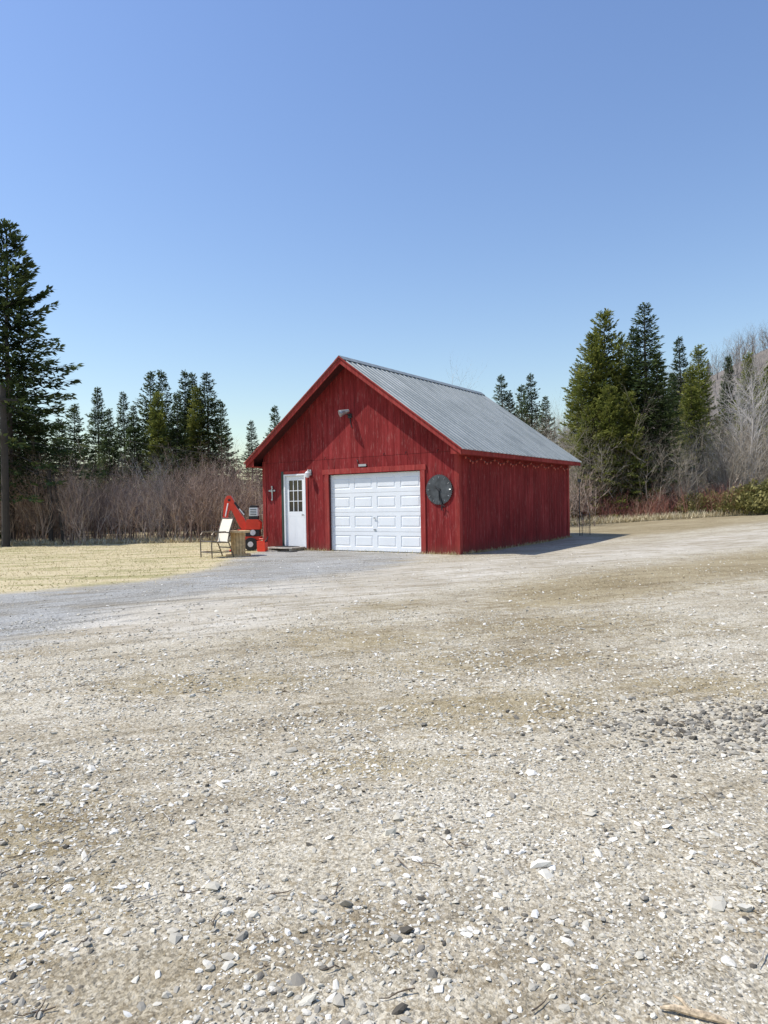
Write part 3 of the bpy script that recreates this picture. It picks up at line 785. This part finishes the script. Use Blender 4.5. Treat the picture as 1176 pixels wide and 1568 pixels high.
mb.tube([(fx, -.05, fz-.04), (fx-.02, -.16, fz), (fx-.06, -.22, fz+.04)], .015, 8, 0)
mb.tube([(fx+.04, -.12, fz+.09), (fx-.04, -.2, fz+.06), (fx-.10, -.28, fz+.02), (fx-.13, -.32, fz+.0)], [.04, .06, .09, .095], 14, 1)
mb.tube([(fx, -.03, fz-.1), (fx+.02, -.022, fz-.28), (fx+.06, -.022, fz-.36)], .014, 6, 0)
mb.obj('floodlight', [M_black, M_grey], B)
mb = MB(); wx, wz = -4.78, 2.16
mb.box(wx-.05, wx+.05, -.05, -.0165, wz-.02, wz+.14, 0)
mb.tube([(wx, -.04, wz+.1), (wx, -.12, wz+.13), (wx, -.15, wz+.08)], .012, 8, 0)
mb.tube([(wx, -.15, wz+.09), (wx, -.15, wz+.05), (wx, -.15, wz-.07), (wx, -.15, wz-.09)], [.03, .07, .055, .03], 10, 1)
mb.obj('wall_lantern', [M_grey, M_whitetrim], B)
mb = MB(); mb.box(-3.03, -2.78, -.06, -.0165, 2.31, 2.37, 0); mb.box(-3.02, -2.79, -.056, -.017, 2.295, 2.309, 1); mb.tube([(-3.1, -.03, 2.5), (-3.05, -.06, 2.45), (-3.06, -.03, 2.38)], .012, 6, 1)
for hx in (-4.2, -1.5, -.55, -2.2): mb.tube([(hx, -.02, 2.62), (hx, -.07, 2.6), (hx, -.07, 2.56)], .008, 6, 1)
mb.obj('door_light_bar', [M_grey, M_black], B)
mb = MB(); n = 9
for s_ in range(n):
    y0 = .2 + s_*(Ln-.3)/n; y1 = .2 + (s_+1)*(Ln-.3)/n
    pts = [(.10 + .02*math.sin(i), y0+(y1-y0)*i/8, 2.43 - .11*math.sin(math.pi*i/8)) for i in range(9)]
    mb.tube(pts, .006, 5, 0)
    for i in range(0, 9, 2):
        p = pts[i]; mb.tube([p, (p[0], p[1], p[2]-.03), (p[0], p[1], p[2]-.06)], [.012, .018, .008], 6, 1)
mb.obj('string_lights', [M_black, M_bulb], B)

def local(lx, ly, lz=0): 
    v = Matrix.Rotation(ANG, 3, 'Z') @ Vector((lx, ly, lz)); return (v.x+CX, v.y+CY, v.z)
mb = MB(); r = .375; nt_ = 44; pts = []
for i in range(nt_):
    a = 2*math.pi*i/nt_; a2 = a+2*math.pi*.7/nt_
    pts.append((math.cos(a)*(r-.012), math.sin(a)*(r-.012))); pts.append((math.cos(a2)*(r+.012), math.sin(a2)*(r+.012)))
mb.prism(pts, -.03, -.024, 0)
mb.tube([(0, -.024, 0), (0, -.001, 0)], .05, 12, 1); mb.tube([(0, -.05, 0), (0, -.031, 0)], .045, 14, 1)
for k in range(12):
    a = k*math.pi/6; mb.tube([(math.cos(a)*.29, -.034, math.sin(a)*.29), (math.cos(a)*.34, -.034, math.sin(a)*.34)], .006, 5, 2)
mb.tube([(0, -.045, 0), (.02, -.045, -.27)], .011, 6, 1); mb.tube([(0, -.045, 0), (-.12, -.045, .09)], .011, 6, 1)
mb.tube([(.05, -.045, -.2), (.09, -.05, -.37), (.06, -.04, -.52)], .012, 6, 1); mb.tube([(.09, -.05, -.37), (.17, -.045, -.43)], .010, 6, 1); mb.tube([(.08, -.05, -.37), (.12, -.045, -.54)], .008, 6, 1)
mb.obj('saw_blade_wall_clock', [M_darkgrey, M_black, M_grey], None, 0, local(-.53, -.02, 1.62), ANG)
mb = MB()
mb.prism([(-.018, -.2), (.018, -.2), (.024, .18), (-.024, .18)], -.03, -.012); mb.box(-.10, .10, -.034, -.0305, .045, .08)
for c, s_ in [(0, .18), (0, -.2), (.10, .062), (-.10, .062)]: mb.tube([(c, -.04, s_), (c, -.012, s_)], .028, 10)
mb.tube([(0, -.05, .06), (0, -.012, .06)], .05, 6)
mb.obj('wall_cross_ornament', [M_grey], None, 0, local(-6.27, -.02, 1.68), ANG)
mb = MB()
for i in range(3): mb.box(-5.95, -4.98, -.62+i*.19, -.62+i*.19+.175, .075, .115, 0)
mb.box(-5.9, -5.82, -.6, -.07, -.02, .074, 0); mb.box(-5.12, -5.04, -.6, -.07, -.02, .074, 0)
mb.box(-5.75, -5.15, -.50, -.12, .117, .129, 1)
mb.box(-5.3, -4.75, -.88, -.66, -.01, .03, 1); mb.box(-6.1, -5.5, -.92, -.68, -.02, .03, 0)
mb.obj('wooden_door_step', [M_woodgrey, M_rubber], None, .004, (CX, CY, 0), ANG)

# ------------------------------------------------------------------ yard objects
def chair(loc, rot):
    mb = MB(); r = .016; w = .29
    for s_ in (-1, 1):
        x = s_*w
        mb.tube([(x, -.28, 0), (x, -.29, .3), (x, -.27, .58), (x, -.22, .64), (x, .1, .635), (x, .2, .62)], r, 8)
        mb.tube([(x, .33, 0), (x, .22, .30), (x*.98, .17, .42), (x*.98, .22, .65), (x*.97, .34, .98)], r, 8)
        mb.tube([(x*.95, -.27, .41), (x*.95, .17, .38)], r, 8)
        mb.box(x-.03, x+.03, -.22, .1, .645, .662)
    for (y_, z_) in ((-.27, .41), (.18, .38), (.34, .98), (.24, .24), (-.285, .14)): mb.tube([(-w, y_, z_), (w, y_, z_)], r*.9, 8)
    for s_ in (-1, 1): mb.tube([(s_*w, -.285, .14), (s_*w, .28, .14)], r*.8, 6)
    o = mb.obj('patio_chair', [M_frame], None, 0, loc, rot)
    ws = .265; V = []; F = []
    path = [(-.27, .418), (-.14, .392), (0, .378), (.12, .376), (.185, .40), (.20, .5), (.235, .68), (.28, .82), (.335, .97)]
    for y_, z_ in path:
        for k in range(5): V.append((-ws+2*ws*k/4, y_, z_-.012*(1-abs(k-2)/2)))
    for i in range(len(path)-1):
        for k in range(4): F.append((i*5+k, i*5+k+1, (i+1)*5+k+1, (i+1)*5+k))
    me = bpy.data.meshes.new('sling'); me.from_pydata(V, [], F); me.materials.append(M_sling)
    s = obj('sling', me, o); sm = s.modifiers.new('s', 'SOLIDIFY'); sm.thickness = .008
    return o
chair((-4.27, 17.9, float(gz(-4.27, 17.9))), R(-48))
mb = MB(); r1, r2 = .32, .17
for z0, z1 in ((.0, .05), (.60, .65)):
    for k in range(5):
        xa = -r1+2*r1*k/5+.003; xb = -r1+2*r1*(k+1)/5-.003
        ys1 = lambda x: math.sqrt(max(r1*r1-x*x, 0))
        xx = np.linspace(xa, xb, 8)
        poly = [(x, -ys1(x)-.004) for x in xx] + [(x, ys1(x)+.004) for x in xx[::-1]]
        vs = [(p[0], p[1], z0) for p in poly]+[(p[0], p[1], z1) for p in poly]; m_ = len(poly)
        mb.add(vs, [tuple(range(m_)), tuple(range(2*m_-1, m_-1, -1))]+[(i, (i+1) % m_, m_+(i+1) % m_, m_+i) for i in range(m_)], 0)
n = 14
for i in range(n):
    a = 2*math.pi*i/n; M = Matrix.Rotation(a, 4, 'Z') @ Matrix.Translation((r2, 0, 0))
    mb.box(-.01, .01, -.034, .034, .051, .599, 0, M)
mb.tube([(0, 0, .649), (0, 0, .656)], .04, 12, 1)
mb.obj('wooden_cable_spool', [M_wood, M_black], None, 0, (-3.80, 18.3, float(gz(-3.8, 18.3))), R(20))
E = (-4.0, 20.55, float(gz(-4., 20.5))); mb = MB()
P2 = lambda pts, y0, y1, m: mb.prism(pts, y0, y1, m)
P2([(-.72, .68), (-.63, 1.48), (-.55, 1.60), (-.44, 1.60), (-.37, 1.48), (-.30, 1.28), (-.06, .92), (.04, .60), (-.08, .52), (-.22, .72), (-.42, 1.16), (-.49, 1.20), (-.53, 1.10), (-.60, .66)], -.06, .06, 0)
mb.tube([(-.49, -.09, 1.47), (-.49, .09, 1.47)], .035, 10, 1); mb.tube([(-.66, -.09, .73), (-.66, .09, .73)], .03, 10, 1)
mb.tube([(-.26, -.09, 1.30), (-.06, -.09, 1.04)], .018, 8, 2); mb.tube([(-.33, -.09, 1.40), (-.2, -.09, 1.22)], .03, 8, 1)
mb.tube([(-.52, -.09, 1.38), (-.60, -.09, 1.0)], .02, 8, 2)
P2([(-.78, .72), (-.58, .70), (-.55, .45), (-.62, .30), (-.80, .26), (-.86, .30), (-.74, .42), (-.80, .55)], -.16, .16, 0)
mb.box(-.25, .42, -.20, -.12, .30, .40, 0); mb.box(-.25, .42, .12, .20, .30, .40, 0); mb.box(-.25, -.16, -.12, .12, .30, .62, 0)
mb.box(-.02, .38, -.15, .15, .41, .60, 1)
P2([(-.02, .61), (.40, .61), (.42, .80), (.34, .90), (.02, .90)], -.17, .17, 0)
mb.tube([(.20, -.19, .52), (.20, -.14, .52)], .08, 14, 2)
mb.box(.08, .34, -.13, .13, .905, 1.0, 1); mb.box(.10, .34, -.15, .15, 1.0, 1.24, 2)
for i in range(4): mb.box(.13, .31, -.157, -.151, 1.03+i*.05, 1.05+i*.05, 1)
P2([(.10, 1.245), (.35, 1.245), (.33, 1.30), (.14, 1.31)], -.15, .15, 1)
for lx in (-.10, -.03): mb.tube([(lx, -.05, .88), (lx-.04, -.05, 1.12)], .008, 6, 1); mb.tube([(lx-.04, -.05, 1.10), (lx-.045, -.05, 1.16)], .02, 8, 1)
for wy in (-.30, .22):
    cx, cz, r_ = .15, .19, .19
    ring = [(cx+r_*math.cos(2*math.pi*i/24), cz+r_*math.sin(2*math.pi*i/24)) for i in range(24)]; mb.prism(ring, wy, wy+.08, 1)
    ring = [(cx+.08*math.cos(2*math.pi*i/16), cz+.08*math.sin(2*math.pi*i/16)) for i in range(16)]; mb.prism(ring, wy-.006, wy-.001, 2)
mb.tube([(-.2, -.1, .32), (-.35, -.35, .05), (-.42, -.42, .02)], .03, 8, 0); mb.tube([(-.2, .1, .32), (-.35, .3, .05), (-.42, .36, .02)], .03, 8, 0)
mb.obj('red_compact_backhoe', [M_machine_red, M_black, M_machine_white], None, .008, E, R(0))
# red fuel can with handle and spout
mb = MB()
mb.prism([(-.13, 0), (.13, 0), (.13, .24), (.08, .30), (-.13, .30)], -.08, .08, 0)
mb.tube([(-.10, 0, .30), (-.09, 0, .36), (.02, 0, .36), (.04, 0, .30)], .014, 8, 0); mb.tube([(.10, 0, .27), (.15, 0, .34), (.19, 0, .42)], [.028, .02, .012], 8, 1)
mb.obj('red_fuel_can', [M_machine_red, M_black], None, .012, (-3.45, 19.9, float(gz(-3.45, 19.9))), R(-20))
bx, by, _ = local(.25, Ln+.6); bz = float(gz(bx, by)); mb = MB()
mb.tube([(0, 0, -.1), (0, 0, .8)], .014, 8); mb.tube([(.35, .3, -.1), (.35, .3, .75)], .014, 8); mb.tube([(-.05, .1, 0), (-.05, .1, 1.9)], .014, 8)
for i in range(5): mb.tube([(0, 0, .1+i*.15), (.35, .3, .1+i*.15)], .004, 5)
for i in range(1, 5): mb.tube([(.07*i, .06*i, .1), (.07*i, .06*i, .7)], .004, 5)
mb.box(-.10, .0, .04, .1, 1.8, 1.9)
mb.obj('wire_fence', [M_darkgrey], None, 0, (bx, by, bz))
M_post = simple('old_post', (.05, .042, .035), .9)
mb = MB(); 
mb.tube([(0, 0, -.1), (.03, 0, 1.2), (-.02, 0, 2.8)], [.09, .085, .07], 9); mb.tube([(.45, .1, -.1), (.32, .1, 1.0), (.12, .05, 2.6)], [.06, .055, .045], 8)
mb.obj('leaning_fence_post', [M_post], None, 0, ((88-588)/1080*27, 26.4, 0))
px_, py_ = (8-588)/1080*25.2, 25.2
mb = MB(); mb.tube([(0, 0, -.3), (.02, 0, 3.), (.0, 0, 5.8)], [.14, .125, .10], 12); mb.box(-.5, .5, -.16, -.10, 5.2, 5.3); 
for i in (-.4, .4): mb.tube([(i, -.13, 5.3), (i, -.13, 5.42)], [.03, .02], 8)
mb.obj('utility_pole', [M_post], None, 0, (px_, py_, 0), R(50))
mb = MB(); a = Vector((px_, py_, 5.1)); b = Vector(local(-Wd-.2, .2, 2.75)); pts = []
for i in range(25):
    t = i/24; p = a.lerp(b, t); p.z -= 4*t*(1-t)*.35; pts.append(p)
mb.tube(pts, .007, 5); mb.obj('power_line', [M_wire])

# ------------------------------------------------------------------ light & sky
sd = Vector((.757, -.010, -1.15)).normalized()
sl = bpy.data.lights.new('sun', 'SUN'); sl.energy = 5.0; sl.angle = R(.5); sl.color = (1, .96, .89)
so = bpy.data.objects.new('sun', sl); COL.objects.link(so); so.rotation_euler = sd.to_track_quat('-Z', 'Y').to_euler(); so.location = (-20, 5, 30)
w = bpy.data.worlds.new('World'); S.world = w; w.use_nodes = True; nt = w.node_tree
sk = nt.nodes.new('ShaderNodeTexSky'); sk.sky_type = 'NISHITA'; sk.sun_disc = False
ts = -sd; sk.sun_elevation = math.asin(ts.z); sk.sun_rotation = math.atan2(ts.x, ts.y) % (2*math.pi)
sk.air_density = 1.55; sk.dust_density = .5; sk.ozone_density = 4.0; sk.altitude = 200
hs = nt.nodes.new('ShaderNodeHueSaturation'); hs.inputs['Saturation'].default_value = 1.08; hs.inputs['Hue'].default_value = .512
hs.inputs['Value'].default_value = 1.08
nt.links.new(sk.outputs[0], hs.inputs['Color'])
nt.links.new(hs.outputs[0], nt.nodes['Background'].inputs[0]); nt.nodes['Background'].inputs[1].default_value = .15

# ------------------------------------------------------------------ camera
cam = bpy.data.cameras.new('camera'); co = bpy.data.objects.new('camera', cam); COL.objects.link(co)
cam.sensor_fit = 'VERTICAL'; cam.sensor_height = 36; cam.lens = 1080/1568*36; cam.clip_end = 3000; cam.clip_start = .05
co.matrix_world = Matrix.Translation((0, 0, 1.25)) @ Matrix.Rotation(R(90-.53), 4, 'X') @ Matrix.Rotation(R(-1.0), 4, 'Z')
S.camera = co
S.view_settings.view_transform = 'Standard'; S.view_settings.look = 'None'; S.view_settings.exposure = 0
